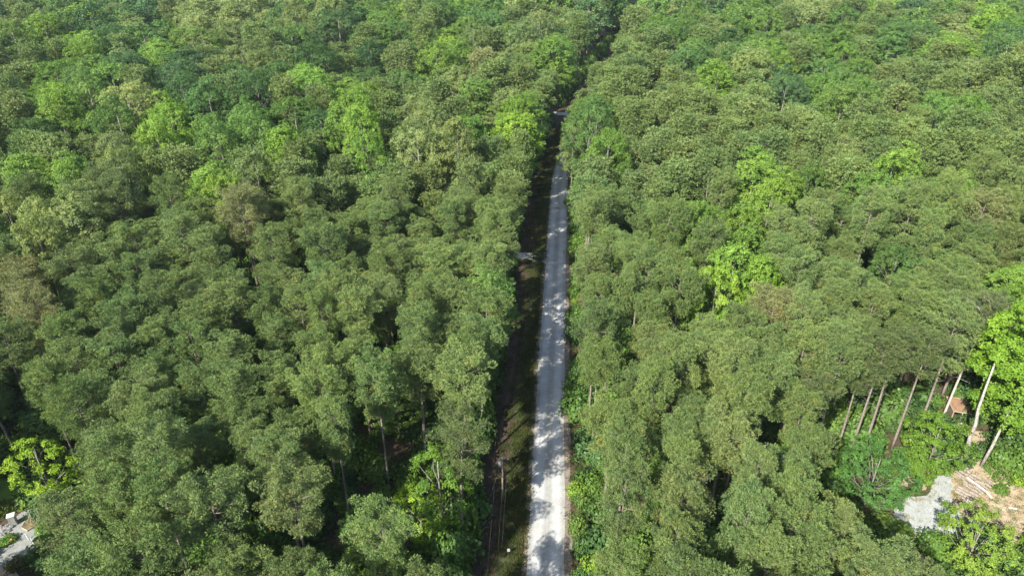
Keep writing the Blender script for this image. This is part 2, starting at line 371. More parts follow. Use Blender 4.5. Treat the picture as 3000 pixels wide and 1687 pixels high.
# ------------------------------------------------------------------ what grows where (from the photo, 2576-wide coordinates of the crown)
# kind: P pine, G green, Y yellow-green, D deep green, B blue-green, L pale olive, T tan pine, N hollow, U low understorey
COL = {  # leaf colours
       'P': [(.134, .196, .066), (.144, .204, .068), (.126, .188, .066), (.146, .200, .072), (.130, .186, .062)],
       'G': [(.118, .218, .052), (.138, .232, .056), (.104, .196, .060), (.128, .228, .046)],
       'Y': [(.185, .300, .048), (.172, .285, .052), (.160, .272, .054)],
       'D': [(.070, .140, .050), (.078, .150, .046)],
       'B': [(.088, .165, .070), (.095, .178, .072)],
       'L': [(.195, .255, .095), (.215, .270, .100), (.180, .245, .090)],
       'T': [(.180, .196, .084), (.172, .198, .080)]}
PATCH = [  # x, y, rx, ry, kind
 (500,67,48,45,'L'),(227,143,55,38,'Y'),(410,160,60,22,'Y'),(450,200,70,40,'B'),(217,227,95,45,'G'),(150,290,28,38,'Y'),(400,338,72,52,'Y'),
 (530,360,60,62,'N'),(590,300,40,30,'N'),(367,277,50,28,'L'),(317,417,50,60,'L'),(617,350,55,50,'G'),(773,227,40,28,'Y'),(267,350,60,40,'G'),(83,460,60,18,'Y'),
 (197,478,24,18,'Y'),(550,500,36,30,'Y'),(117,583,115,58,'L'),(617,543,34,28,'T'),(60,760,55,60,'T'),(1126,143,50,45,'Y'),(1192,60,95,40,'G'),(959,73,65,38,'G'),
 (899,300,46,55,'Y'),(1046,317,60,40,'L'),(1315,330,30,38,'Y'),(1300,285,30,18,'L'),(1102,385,60,16,'L'),(926,408,60,18,'G'),(1409,167,35,45,'G'),(1219,180,16,12,'T'),
 (720,405,36,22,'Y'),(560,370,30,30,'G'),(345,25,60,20,'B'),(260,130,40,60,'D'),(580,60,60,50,'L'),
 (1900,150,70,45,'G'),(1870,60,90,40,'G'),(2050,133,80,40,'G'),(2110,230,75,75,'G'),(1960,220,60,45,'B'),(2045,305,60,42,'N'),(1783,217,22,16,'Y'),(2350,320,110,34,'G'),
 (2367,143,60,22,'Y'),(2240,110,60,30,'G'),(2200,30,70,26,'Y'),(2030,40,60,26,'L'),(1830,80,45,45,'L'),(2470,60,40,30,'Y'),(2300,90,30,30,'G'),(2420,100,60,20,'L'),(2520,95,50,26,'G'),
 (2430,40,40,40,'P'),(1880,180,40,20,'L'),(1740,170,30,40,'G'),(1680,90,50,30,'G'),(2280,30,40,22,'B'),
 (1900,445,62,36,'Y'),(1934,530,62,50,'Y'),(1867,640,76,85,'Y'),(1884,720,40,26,'Y'),(1744,593,28,18,'Y'),(1810,736,38,22,'Y'),(1760,690,30,26,'N'),(1817,410,20,24,'U'),
 (2233,467,60,30,'Y'),(2200,500,55,24,'G'),(2384,526,46,18,'Y'),(2450,566,38,22,'T'),(2534,760,62,60,'Y'),(1924,810,50,24,'T'),(2030,480,36,20,'G'),
 (150,790,44,60,'N'),(95,880,70,60,'U'),(40,960,50,50,'U'),(30,1060,40,60,'U'),(667,890,30,44,'N'),(720,900,22,30,'N'),(986,836,66,46,'U'),
 (135,1292,45,36,'G'),(1092,1200,50,50,'G'),(909,1225,40,45,'U'),(960,1150,24,60,'N'),(690,940,20,30,'N'),
 (1459,300,28,26,'L'),(1480,330,36,26,'G'),(1530,400,30,30,'G'),(1520,350,30,20,'L'),(700,1330,20,26,'N'),(880,1330,26,30,'U'),
]
def pip(x, y, poly):
    r = False; j = len(poly) - 1
    for i in range(len(poly)):
        xi, yi = poly[i]; xj, yj = poly[j]
        if (yi > y) != (yj > y) and x < (xj - xi) * (y - yi) / (yj - yi) + xi: r = not r
        j = i
    return r
CLEAR = [  # places the photo sees the ground; no crown may stand in front of them (3000-wide px)
 [(2652,1395),(2730,1362),(2800,1350),(2845,1318),(2880,1345),(2930,1365),(3060,1385),(3060,1600),(2985,1640),(2930,1600),(2700,1600),(2650,1545),(2640,1450)],
 [(2768,1160),(2832,1165),(2850,1200),(2838,1330),(2780,1290),(2765,1220)],
 [(70,1335),(185,1330),(200,1430),(110,1470),(70,1440)], [(1185,1440),(1265,1350),(1320,1400),(1290,1570),(1210,1560)],
 [(2480,1220),(2520,1150),(2640,1150),(2680,1200),(2640,1320),(2500,1320)],
 [(-60,1385),(60,1395),(80,1440),(105,1480),(125,1530),(155,1560),(115,1605),(60,1640),(35,1687),(-60,1687)]]
SYC = [(2868,830),(3100,760),(3100,1350),(2900,1300),(2835,1200)]
LIT = [[(1552,1492),(1672,1482),(1690,1598),(1540,1598)], [(2742,1390),(2850,1345),(2930,1375),(3060,1400),(3060,1720),(2790,1700),(2765,1500)],
       [(-20,1530),(70,1500),(112,1530),(150,1565),(20,1655),(-20,1655)]]
SUNNY = [P(128, 1392, 9), P(1232, 1500, 8), P(2862, 1580, 6), P(2738, 1300, 8), P(2563, 1392, 8)]
def base_kind(px, py, r):
    X, Y = px / 1.1646, py / 1.1646
    if X < 1500:
        m = 1 if Y < 260 else (.75 if Y < 400 else (.3 if Y < 470 else .012))
        if X < 260 and Y < 800: m = max(m, .35)
        m *= .85
    else:
        lim = 90 + (X - 1600) * .10 if X < 2200 else 230
        m = .85 if Y < lim * .9 else (.35 if Y < lim + 60 else .012)
        if X > 2150 and Y > 190: m = .05
    if r.random() < m: return r.choices('GGGGLLYDB', k=1)[0] if m > .1 else 'G'
    return 'P'
def kind_at(px, py, r):
    X, Y = px / 1.1646, py / 1.1646; best = None; bd = 1.0
    for (x, y, rx, ry, k) in PATCH:
        d = ((X - x) / rx) ** 2 + ((Y - y) / ry) ** 2
        if d < bd: bd = d; best = k
    return best or base_kind(px, py, r)

TREES = []   # x, y, height, crown radius factor, kind, variant, rz
GRID = {}
def free(x, y, s):
    gx, gy = int(x // 8), int(y // 8)
    for i in range(gx - 2, gx + 3):
        for j in range(gy - 2, gy + 3):
            for (a, b, t) in GRID.get((i, j), ()):
                if (a - x) ** 2 + (b - y) ** 2 < ((s + t) / 2) ** 2: return False
    return True
def put(x, y, s): GRID.setdefault((int(x // 8), int(y // 8)), []).append((x, y, s))

def hnoise(x, y): return (math.sin(x * .031 + 1.3) * math.sin(y * .027 + .4) + math.sin(x * .013 - y * .017 + 2)) * .5

CORR = [[(1404,300),(1440,300),(1462,225),(1490,175),(1555,85),(1590,20),(1555,20),(1515,85),(1470,140),(1420,210),(1395,265)],
        [(1320,628),(1368,628),(1368,672),(1320,662)],
        [(1392,278),(1440,284),(1437,300),(1412,330),(1398,400),(1362,420),(1372,340)]]
def blocked(x, y, h, r):
    if 85 < y < 480 and abs(x) < 160:
        for z in (h * .45, h * .7, h):
            px, py, dp = proj(x, y, z); k = F * r / dp * .75
            for dx in (-k, 0, k):
                for q in CORR:
                    if pip((px + dx) / 1.1646, py / 1.1646, q): return True
    if y > 150: return False
    for (sx, sy, sz) in SUNNY:
        for z in (h * .5, h * .75, h):
            if z > sz and math.hypot(x + .6 / math.tan(SUN_EL) * (z - sz) - sx, y + .8 / math.tan(SUN_EL) * (z - sz) - sy) < r * .75 + (4 if sx < -50 else 2.5): return True
    for z in (h * .5, h * .75, h):
        qx, qy = x + .6 / math.tan(SUN_EL) * z, y + .8 / math.tan(SUN_EL) * z
        for (ax, ay) in ((0, 0), (-.75, 0), (.75, 0), (0, .75), (0, -.75)):
            px, py, dp = proj(qx + ax * r, qy + ay * r, 0)
            for q in LIT:
                if pip(px, py, q): return True
    for z in (0, h * .17, h * .35, h * .6, h * .85, h):
        px, py, dp = proj(x, y, z); k = F * (r if z > h * .3 else .4) / dp * .85
        if y < 104 and x > 40 and pip(px, py, SYC): return True
        for dx in (-k, 0, k):
            for poly in CLEAR:
                if pip(px + dx, py, poly): return True
    return False
def scatter():
    r = random.Random(11)
    for att in range(120000):
        y = 12 + 740 * (r.random() ** .75); hw = 62 + .78 * y; x = r.uniform(-hw, hw)
        la = lateral(x, y)
        h = 22 * (1 + .07 * hnoise(x, y) * 2) * (r.uniform(.74, 1.08) if r.random() < .62 else r.uniform(1.04, 1.28))
        px, py, dp = proj(x, y, h * .8)
        k = kind_at(px, py, r)
        if y < 130: h = 22 + (h - 22) * .55
        if k == 'N': continue
        far = min(1, max(0, (y - 90) / 250))
        if k in 'PT': s = 5.7 + 5.4 * far; rf = s / (5.75 + .55 * far) * r.uniform(.82, 1.16)
        else: s = 7.4 + 9.4 * far; rf = s / (7.6 + .9 * far) * r.uniform(.82, 1.2)
        if k == 'U': h *= .5; s = 5; rf *= .8
        else: h *= 1 + .36 * far
        cr = 3.6 * rf if k in 'PT' else 4.6 * rf
        if -RW - 9.6 < la < RW + (cr + .4) * (1 if y < 170 else .75): continue
        if la < 0 and la + cr * .8 > -RW - 5.0: continue
        # the stand is open where the sun reaches the road (below the picture's bottom edge)
        if blocked(x, y, h, cr): continue
        if not free(x, y, s): continue
        put(x, y, s); TREES.append([x, y, h, rf, k, r.randrange(8), r.uniform(0, 6.283)])
# trees the photo singles out: crown-centre px, height, radius factor, kind
HERO = [(2563,1392,12.5,1.05,'D','leafy green tree left of the grey gravel drive'), (2738,1300,12,.85,'G','layered green tree at the top end of the gravel drive'),
        (2862,1580,9.5,1.02,'y','low pale green tree spreading over the right end of the gravel drive'),
        (122,1372,13,.8,'Y','bright yellow-green tree standing above the garden yard at bottom left'),
        (1232,1500,13,.62,'Y','narrow bright yellow-green tree among dark foliage near the left verge bottom'),
        (1288,1436,20,.8,'G','dark leafy green tree behind the narrow yellow-green one left of the verge'),
        (2700,1366,5,.42,'G','small green sapling just left of the top end of the gravel drive')]
HEROES = []
for (px, py, h, rf, k, lab) in HERO:
    x, y, _ = P(px, py, h * .6); put(x, y, 5); HEROES.append((x, y, h, rf, k, lab))
# pines whose long bare trunks are seen at the edge of the right-hand clearing: px of the base
BARE = [(2490,1330,25,.8,'tall pine with long bare brown trunk, second in the open row above the green tree'),
        (2530,1318,26,.75,'tall pine with straight pale grey trunk, third in the row above the green tree'),
        (2612,1315,25,.75,'slim pine with bare trunk, rightmost in the open row above the green tree'),
        (2452,1318,20,.7,'shorter pine with bare trunk, leftmost in the open row above the green tree'),
        (2757,1235,27,.95,'leaning grey-crowned pine with very long bare trunk beside the brown-roofed shed'),
        (2312,1395,21,.8,'pine with pale bare trunk standing in the dark gap left of the green tree')]
BARES = []
for (px, py, h, rf, lab) in BARE:
    x, y, _ = P(px, py); put(x, y, 4.5); BARES.append((x, y, h, rf, lab))
for (x, y, h, lab) in ((-7.5, 71.6, 24, 'tall roadside pine with its bare trunk in shadow left of the wooden pole'), (-8.4, 76.4, 23, 'roadside pine just behind the one left of the wooden pole')):
    put(x, y, 4.5); BARES.append((x, y, h, .86, lab))
put(*P(2835, 1357)[:2], 6); put(*P(2874, 1365)[:2], 4)
# the crown whose round shadow falls on the road at the bottom, and the roadside rows
put(-8.7, 48.2, 5.5); TREES.append([-8.7, 48.2, 21.5, .95, 'P', 2, 1.0])
rp = random.Random(41)
for (X, Y, k, h) in ((1440, 392, 'L', 19), (1446, 352, 'L', 20), (1452, 322, 'G', 18), (1464, 305, 'P', 21), (1500, 205, 'P', 24), (1478, 262, 'L', 21)):
    x, y, _z = P(X * 1.1646, Y * 1.1646, h * .7); la = lateral(x, y)
    if la > 3.2: put(x, y, 7); TREES.append([x, y, h, 1.15 if k == 'P' else 1.0, k, rp.randrange(4), rp.uniform(0, 6)])
    else: print('corridor tree skipped', X, Y, round(la, 1))
for (X, Y, rx, ry, k) in PATCH:          # clumps the photo singles out by colour
    if k in 'NPU': continue
    for _ in range(70):
        a, q = rp.uniform(0, 6.283), rp.random() ** .5; dx, dy = math.cos(a) * q * .85, math.sin(a) * q * .85
        if _ == 0: dx = dy = 0
        h = rp.uniform(20, 25) * (1 + .34 * min(1, max(0, (800 - Y) / 500)))
        x, y, _z = P((X + dx * rx) * 1.1646, (Y + dy * ry) * 1.1646, h * .72)
        far = min(1, max(0, (y - 90) / 250)); la = lateral(x, y)
        s_ = (5.6 + 5.0 * far) if k == 'T' else (6.8 + 7.0 * far)
        rf = s_ / (5.8 if k == 'T' else 7.6) * rp.uniform(.9, 1.15)
        if -RW - 10 < la < RW + 3 or blocked(x, y, h, 4 * rf) or not free(x, y, s_): continue
        put(x, y, s_); TREES.append([x, y, h, rf, k, rp.randrange(8), rp.uniform(0, 6.28)])
rr_ = random.Random(31); ya = 22.0
while ya < 330:          # the closed row of crowns along the left verge
    i = int(np.argmin(abs(CLa[:, 1] - ya))); i = min(i, len(CLa) - 2); a, b = CLa[i], CLa[i + 1]
    if a[1] > ya and i: a, b = CLa[i - 1], CLa[i]
    tt = (ya - a[1]) / (b[1] - a[1]); cx_ = a[0] + (b[0] - a[0]) * tt; h = rr_.uniform(21, 25); far = min(1, max(0, (ya - 90) / 250))
    x = cx_ - RW - 9.4 - rr_.uniform(0, 1.8); rf = 1.05 + .3 * far
    if not blocked(x, ya, h, 3.8 * rf) and free(x, ya, 5):
        put(x, ya, 5.6 + 2 * far); TREES.append([x, ya, h, rf * rr_.uniform(.9, 1.1), 'P' if rr_.random() < .95 else 'G', rr_.randrange(8), rr_.uniform(0, 6.28)])
    ya += rr_.uniform(4.2, 6.4) * (1 + .5 * far)
scatter()

# air: thin, even haze over the whole forest
hz = MB(); hz.box((0, 380, 48.5), (1900, 1300, 99)); hm = bpy.data.materials.new('haze'); hm.use_nodes = True; ht = hm.node_tree
ht.nodes.remove(ht.nodes['Principled BSDF']); pv = ht.nodes.new('ShaderNodeVolumePrincipled'); pv.inputs['Color'].default_value = (.86, .93, 1, 1)
pv.inputs['Density'].default_value = .00006; pv.inputs['Anisotropy'].default_value = .3
ht.links.new(pv.outputs[0], ht.nodes['Material Output'].inputs['Volume'])
if HAZE: hz.build('haze', hm)['kind'] = 'stuff'

# ------------------------------------------------------------------ build the trees
WORDS = {'P': 'grey-green', 'G': 'mid-green', 'Y': 'bright yellow-green', 'D': 'deep green', 'B': 'blue-green', 'L': 'pale olive', 'T': 'tan-tinged', 'U': 'low dark green', 'y': 'pale green'}
used = set()
ONES = 'zero one two three four five six seven eight nine ten eleven twelve thirteen fourteen fifteen sixteen seventeen eighteen nineteen'.split()
TENS = 'x x twenty thirty forty fifty sixty seventy eighty ninety hundred'.split()
def num(n):
    n = int(round(n)); n = max(0, min(100, n))
    return ONES[n] if n < 20 else TENS[n // 10] + ('-' + ONES[n % 10] if n % 10 else '')
def place_words(x, y, z):
    px, py, _ = proj(x, y, z)
    for d in ((0, 0), (1, 0), (0, 1), (-1, 0), (0, -1)):
        key = (round(px / 30 + d[0] * .51), round(py / 16.87 + d[1] * .51))
        if key not in used: break
    key = (min(100, max(0, key[0])), min(100, max(0, key[1])))
    if px > 3000 or px < 0 or py > 1687:
        e = 'right' if px > 3000 else 'left' if px < 0 else 'bottom'; n = min(100, max(0, int(round(py / 16.87 if e != 'bottom' else px / 30))))
        while (e, n) in used: n = n - 1 if n > 0 else 100
        used.add((e, n)); return 'at the %s edge, %s percent %s' % (e, num(n), 'down' if e != 'bottom' else 'across')
    used.add(key); return '%s percent across and %s down the photo' % (num(key[0]), num(key[1]))
def tree(kind, tm, x, y, sc, szf, rz, col, label, cat, group, tint=None):
    e = empty(kind, (x, y, 0), rz); w = 1 + .12 * math.sin(x * 7.1 + y * 3.3); e.scale = (sc * szf * w, sc * szf * (2 - w), sc); tag(e, label, cat, group)
    part('trunk', tm[0], e); c = part('crown', tm[1], e); c.color = (*col, 1)
    return e
def vary(c, r, a=.13):
    k = 1 + r.uniform(-a, a); return (c[0] * k * (1 + r.uniform(-.045, .045)), c[1] * k, c[2] * k * (1 + r.uniform(-.07, .07)))
r = random.Random(5)
inview = []; rest = []
for t in TREES:
    x, y, h, rf, k, vr, rz = t; px, py, dp = proj(x, y, h * .8)
    if -180 < px < 3180 and -60 < py < 2250 and dp > 20: inview.append((dp, t))
    else: rest.append(t)
inview.sort(key=lambda q: q[0])
np_, nb_ = 0, 0
for dp, t in inview:
    x, y, h, rf, k, vr, rz = t; px, py, _ = proj(x, y, h * .8)
    side = 'left' if lateral(x, y) < 0 else 'right'; la = abs(lateral(x, y))
    if k in 'PT' and np_ < 288:
        np_ += 1; sc = h / 22
        size = 'broad' if rf > 1.08 else ('narrow' if rf < .92 else 'rounded')
        edge = 'roadside pine' if la < 17 else 'pine'
        lab = '%s %s %s, %s' % (size, WORDS[k], edge, place_words(x, y, h * .8))
        tree('pine_tree', PINES[vr], x, y, sc, rf / sc * 1.0, rz, vary(r.choice(COL[k]), r), lab, 'pine tree', 'pine trees of the forest')
    elif k not in 'PT' and nb_ < 288:
        nb_ += 1; sc = h / 21; v6 = vr % 6
        if k == 'Y': v6 = 4 + vr % 2 if vr < 5 else vr % 4
        lab = '%s broadleaf tree, %s' % (WORDS[k], place_words(x, y, h * .8))
        kk = 'G' if k == 'U' else k
        tree('broadleaf_tree', BROADS[v6], x, y, sc, rf / sc * (1.25 if v6 >= 4 else .98), rz, vary(r.choice(COL[kk]), r, .16), lab, 'broadleaf tree', 'broadleaf trees of the forest')
    else: rest.append(t)
print('individual pines', np_, 'broadleaves', nb_, 'rest', len(rest))

def scatter_object(name, pts, protos, cat, label):
    """one object of uncountable growth: every vertex carries an instance of one of the tree meshes"""
    n = len(pts); me = bpy.data.meshes.new(name); me.vertices.add(n)
    me.vertices.foreach_set('co', np.array([p[0] for p in pts], dtype=np.float32).ravel())
    a = me.attributes.new('var', 'INT', 'POINT'); a.data.foreach_set('value', np.array([p[1] for p in pts], dtype=np.int32))
    a = me.attributes.new('siz', 'FLOAT_VECTOR', 'POINT'); a.data.foreach_set('vector', np.array([p[2] for p in pts], dtype=np.float32).ravel())
    a = me.attributes.new('rot', 'FLOAT_VECTOR', 'POINT'); a.data.foreach_set('vector', np.array([(0, 0, p[3]) for p in pts], dtype=np.float32).ravel())
    a = me.attributes.new('tint', 'FLOAT_COLOR', 'POINT'); a.data.foreach_set('color', np.array([(*p[4], 1) for p in pts], dtype=np.float32).ravel())
    o = part(name, me); tag(o, label, cat, kind='stuff')
    ng = bpy.data.node_groups.new(name + '_nodes', 'GeometryNodeTree')
    ng.interface.new_socket('Geometry', in_out='INPUT', socket_type='NodeSocketGeometry')
    ng.interface.new_socket('Geometry', in_out='OUTPUT', socket_type='NodeSocketGeometry')
    gi = ng.nodes.new('NodeGroupInput'); go = ng.nodes.new('NodeGroupOutput'); jn = ng.nodes.new('GeometryNodeJoinGeometry')
    def attr(nm, ty):
        q = ng.nodes.new('GeometryNodeInputNamedAttribute'); q.data_type = ty; q.inputs['Name'].default_value = nm
        return [s for s in q.outputs if s.enabled and s.name == 'Attribute'][0]
    va, sz, ro = attr('var', 'INT'), attr('siz', 'FLOAT_VECTOR'), attr('rot', 'FLOAT_VECTOR')
    for i, pr in enumerate(protos):
        ob = ng.nodes.new('GeometryNodeObjectInfo'); ob.inputs['Object'].default_value = pr; ob.inputs['As Instance'].default_value = True
        cp = ng.nodes.new('FunctionNodeCompare'); cp.data_type = 'INT'; cp.operation = 'EQUAL'
        ins = [s for s in cp.inputs if s.enabled]
        ng.links.new(va, ins[0]); ins[1].default_value = i
        ip = ng.nodes.new('GeometryNodeInstanceOnPoints')
        ng.links.new(gi.outputs[0], ip.inputs['Points']); ng.links.new(cp.outputs[0], ip.inputs['Selection'])
        ng.links.new(ob.outputs['Geometry'], ip.inputs['Instance']); ng.links.new(ro, ip.inputs['Rotation']); ng.links.new(sz, ip.inputs['Scale'])
        ng.links.new(ip.outputs[0], jn.inputs[0])
    ng.links.new(jn.outputs[0], go.inputs[0])
    md = o.modifiers.new('growth', 'NODES'); md.node_group = ng
    return o
fp, fb = [], []
for t in rest:
    x, y, h, rf, k, vr, rz = t
    if k in 'PT': fp.append(((x, y, 0), vr % 6, (rf, rf, h / 22), rz, vary(r.choice(COL[k]), r)))
    else:
        v6 = vr % 6; w = rf * (1.25 if v6 >= 4 else .98)
        fb.append(((x, y, 0), v6, (w, w, h / 21), rz, vary(r.choice(COL['G' if k == 'U' else k]), r, .16)))
scatter_object('distant_pines', fp, PINES_F, 'pine forest', 'mass of small grey-green pine crowns filling the forest towards the top')
scatter_object('distant_broadleaf_forest', fb, BROADS_F, 'broadleaf forest', 'mass of small green broadleaf crowns mixed through the forest at the top')

# undergrowth below the stand and along the road
def bush_res(seed, R=1.5, n=950, ll=.27, lw=.19):
    rg = np.random.default_rng(seed); d = unit(rg.normal(size=(n, 3)) * (1, 1, .7) + (0, 0, .35))
    lump = 1 + .28 * np.sin(d[:, 0] * 5 + seed) * np.cos(d[:, 1] * 6 + seed * 2)
    c = d * (R * lump * rg.uniform(.6, 1, n))[:, None] * (1, 1, .8) + (0, 0, .35)
    nr = unit(d + rg.normal(0, .5, d.shape)); dr = unit(np.cross(nr, rg.normal(size=(n, 3))))
    v, q = rhombs(c, dr, ll * rg.uniform(.7, 1.3, n), lw * rg.uniform(.8, 1.2, n), rg, side=nr)
    w = MB()
    for k in range(5):
        a = k * 1.3; w.tube([(0, 0, -.1), (math.cos(a) * R * .6, math.sin(a) * R * .6, R * .7)], [.03, .012], 4)
    return w, v, q, np.repeat(np.clip(rg.normal(.5, .2, n), 0, .95), 4)
BUSH_F = [joined('bush_far', bush_res(500 + i), M_BARKB, M_LEAF_F) for i in range(3)]
ug = []
r = random.Random(21)
for i in range(9000):
    y = 40 + 260 * r.random() ** .8; hw = 55 + .78 * y; x = r.uniform(-hw, hw); la = lateral(x, y)
    if -RW - 9 < la < RW + 1.9: continue
    px, py, _ = proj(x, y, .5)
    if any(pip(px, py, q) for q in (CLEAR[0], CLEAR[-1])): continue
    s = r.uniform(.8, 1.9) * (1.5 if r.random() < .25 else 1)
    ug.append(((x, y, 0), r.randrange(3), (s, s, s * r.uniform(.7, 1.5)), r.uniform(0, 6.28), vary(r.choice(COL['G'] + COL['D']), r, .2)))
for i in range(170):      # leafy edge on the right side of the road
    j = r.randrange(0, 52); p = CL[j].lerp(CL[j + 1], r.random()); t = (CL[j + 1] - CL[j]).normalized()
    q = p + Vector((t.y, -t.x, 0)) * (RW + r.uniform(2.0, 4.5)); s = r.uniform(.5, 1.3)
    if r.random() < .4: continue
    ug.append(((q.x, q.y, 0), r.randrange(3), (s, s, s * r.uniform(1, 2.2)), r.uniform(0, 6.28), vary(r.choice(COL['G'] + COL['G'] + COL['Y']), r, .2)))
for i in range(520):      # leafy wall along the left edge of the verge
    j = r.randrange(0, len(CL) - 1); p = CL[j].lerp(CL[j + 1], r.random()); t = (CL[j + 1] - CL[j]).normalized()
    q = p - Vector((t.y, -t.x, 0)) * (RW + r.uniform(9.8, 13.5)); s = r.uniform(1.0, 2.2) * (1.15 if q.y > 230 else 1)
    if any(abs(q.y - s26(1400, yy)[1]) < w for yy, w in ((289, 14), (652, 6))): continue
    ug.append(((q.x, q.y, 0), r.randrange(3), (s, s, s * r.uniform(1, 2.4)), r.uniform(0, 6.28), vary(r.choice(COL['G'] + COL['D']), r, .2)))
scatter_object('undergrowth', ug, BUSH_F, 'undergrowth', 'dark green undergrowth of bushes and saplings below the trees')
# low weeds and grass on the left verge
def tuft_res(seed):
    rg = np.random.default_rng(seed); n = 60
    c = np.c_[rg.normal(0, .35, n), rg.normal(0, .35, n), np.zeros(n)]; d = unit(rg.normal(0, .35, (n, 3)) + (0, 0, 1))
    v, q = rhombs(c, d, rg.uniform(.15, .42, n), rg.uniform(.05, .12, n), rg); w = MB(); w.tube([(0, 0, -.05), (0, 0, .1)], .01, 3)
    return w, v, q, np.repeat(rg.uniform(.2, .9, n), 4)
TUFT = [joined('tuft', tuft_res(600 + i), M_BARKB, M_LEAF_F) for i in range(3)]
gv = []
for i in range(5000):
    j = r.randrange(0, 48); p = CL[j].lerp(CL[j + 1], r.random()); t = (CL[j + 1] - CL[j]).normalized()
    off = -RW - .5 - abs(r.gauss(0, 2.6)) if r.random() < .85 else RW + r.uniform(.9, 3)
    if off < -RW - 9.4: continue
    q = p + Vector((t.y, -t.x, 0)) * off; s = r.uniform(.5, 1.4)
    gv.append(((q.x, q.y, .02), r.randrange(3), (s, s, s), r.uniform(0, 6.28), r.choice([(.07, .10, .028), (.085, .10, .035), (.12, .105, .05), (.06, .09, .024)])))
scatter_object('verge_weeds', gv, TUFT, 'weeds', 'short grass and weeds growing along the edges of the gravel road')

# ------------------------------------------------------------------ trees singled out
r = random.Random(77)
for i, (x, y, h, rf, k, lab) in enumerate(HEROES):
    sparse = .62 if k == 'y' else .92
    res = broad(700 + i, H=h, zb=h * .16, R=5.6 * rf, lobes=int(44 * max(.35, rf * rf)) if k != 'y' else 46, puffs=14, leaves=24, ll=.26, lw=.19, lr=1.15, sparse=sparse, trunk_r=.12 + h * .006)
    tm = template('broadleaf', res, M_BARKB, M_LEAF)
    col = {'Y': (.24, .37, .04), 'D': (.085, .19, .05), 'G': (.13, .235, .035), 'y': (.20, .31, .055)}[k]
    tree('broadleaf_tree', tm, x, y, 1, 1, 0, col, lab, 'broadleaf tree', 'broadleaf trees of the forest')
for i, (x, y, h, rf, lab) in enumerate(BARES):
    lead = i == 4
    res = pine(800 + i, H=h, zb=h * (.72 if lead else .66 if i < 6 else .52), R=4.6 * rf, limbs=24, per=5, stubs=16, flat=0, lean=.3 if lead else (.1, .9, .3, 1.3, .7, .4, .2, .2)[i])
    tm = template('pine', res, M_BARK if not lead else M_DEAD, M_NEED)
    tree('pine_tree', tm, x, y, 1, 1, 0, (.105, .135, .060) if lead else (.098, .135, .05), lab, 'pine tree', 'pine trees of the forest')
# two pale-barked trees right of the shed
bx, by, _ = P(2835, 1357)
def rel(px, py, z): q = P(px, py, z); return (q[0] - bx, q[1] - by, z)
bend = [(0, 0, -.3), rel(2838, 1310, 4), rel(2846, 1282, 6.3), rel(2864, 1242, 9.5), rel(2872, 1196, 12.5), rel(2896, 1124, 17), rel(2922, 1050, 21.5)]
res = broad(900, H=31, zb=11, R=6.6, lobes=60, puffs=16, leaves=24, ll=.36, lw=.29, lr=1.8, off=(4.0, 3.0), trunk_r=.40, bend=bend, sparse=.8)
tree('broadleaf_tree', template('sycamore', res, M_PALE, M_LEAF), bx, by, 1, 1, 0, (.17, .30, .034), 'huge bright green tree with thick bent white trunk right of the brown shed', 'broadleaf tree', 'broadleaf trees of the forest')
cx, cy, _ = P(2874, 1365)
res = broad(901, H=23, zb=3.5, R=5.8, lobes=66, puffs=16, leaves=22, ll=.36, lw=.29, lr=1.6, off=(3.2, 3.5), trunk_r=.3, bend=[(0, 0, -.3), (.3, -.1, 5), (1.0, .6, 10), (2.4, 2, 17)], sparse=.85)
tree('broadleaf_tree', template('sycamore', res, M_PALE, M_LEAF), cx, cy, 1, 1, 0, (.15, .275, .04), 'bright green tree on a short straight white trunk above the log pile, at right edge', 'broadleaf tree', 'broadleaf trees of the forest')

# shrubs
def shrub(px, py, R, hz, col, label, n=520, seed=0):
    x, y, _ = P(px, py); res = bush_res(950 + seed, R, n, .3, .22); tm = template('shrub', res, M_BARKB, M_LEAF)
    e = empty('shrub', (x, y, 0)); e.scale = (1, 1, hz); tag(e, label, 'shrub', 'shrubs around the clearings')
    part('stem', tm[0], e); c = part('foliage', tm[1], e); c.color = (*col, 1); return e
G1, Y1, O1 = (.11, .21, .04), (.18, .31, .03), (.14, .155, .04)
for i, (a, b, R, hz, c, l) in enumerate([
    (2905, 1378, 1.7, .8, G1, 'low green shrub touching the upper right edge of the log pile'), (2935, 1408, 1.9, .8, G1, 'broad green shrub right of the middle of the log pile'),
    (2930, 1440, 1.3, .8, G1, 'small green shrub below the broad one right of the log pile'), (2985, 1415, 1.6, .9, Y1, 'yellow-green shrub at the right edge of the photo beside the clearing'),
    (2870, 1340, 1.5, 1, G1, 'green shrub between the two white tree trunks'), (2962, 1360, 2.2, 1, G1, 'large dark shrub above the leaf litter at the right edge'),
    (2695, 1385, 1.1, 1, O1, 'olive shrub at the left side of the gravel drive top'), (2825, 1255, 1.2, .8, O1, 'brownish shrub right of the silver car'),
    (8, 1500, 2.1, .9, (.15, .17, .045), 'round olive shrub at left edge above the rocks'), (28, 1583, 1.25, .6, G1, 'low green planting in the oval bed in the yard'),
    (14, 1590, .9, .6, G1, 'small green plant at left end of the oval bed'), (130, 1560, 1.3, 1.2, Y1, 'bright green shrub right of the raised bed'), (115, 1650, 2.2, 1, G1, 'dark green shrub at the bottom below the garden yard'),
    (50, 1660, 1.8, 1, O1, 'olive green shrub right of the retaining kerb at bottom left'), (112, 1510, 1.9, 1, (.08, .16, .07), 'grey-green shrub right of the pole teepee')]):
    shrub(a, b, R, hz, c, l, seed=i)

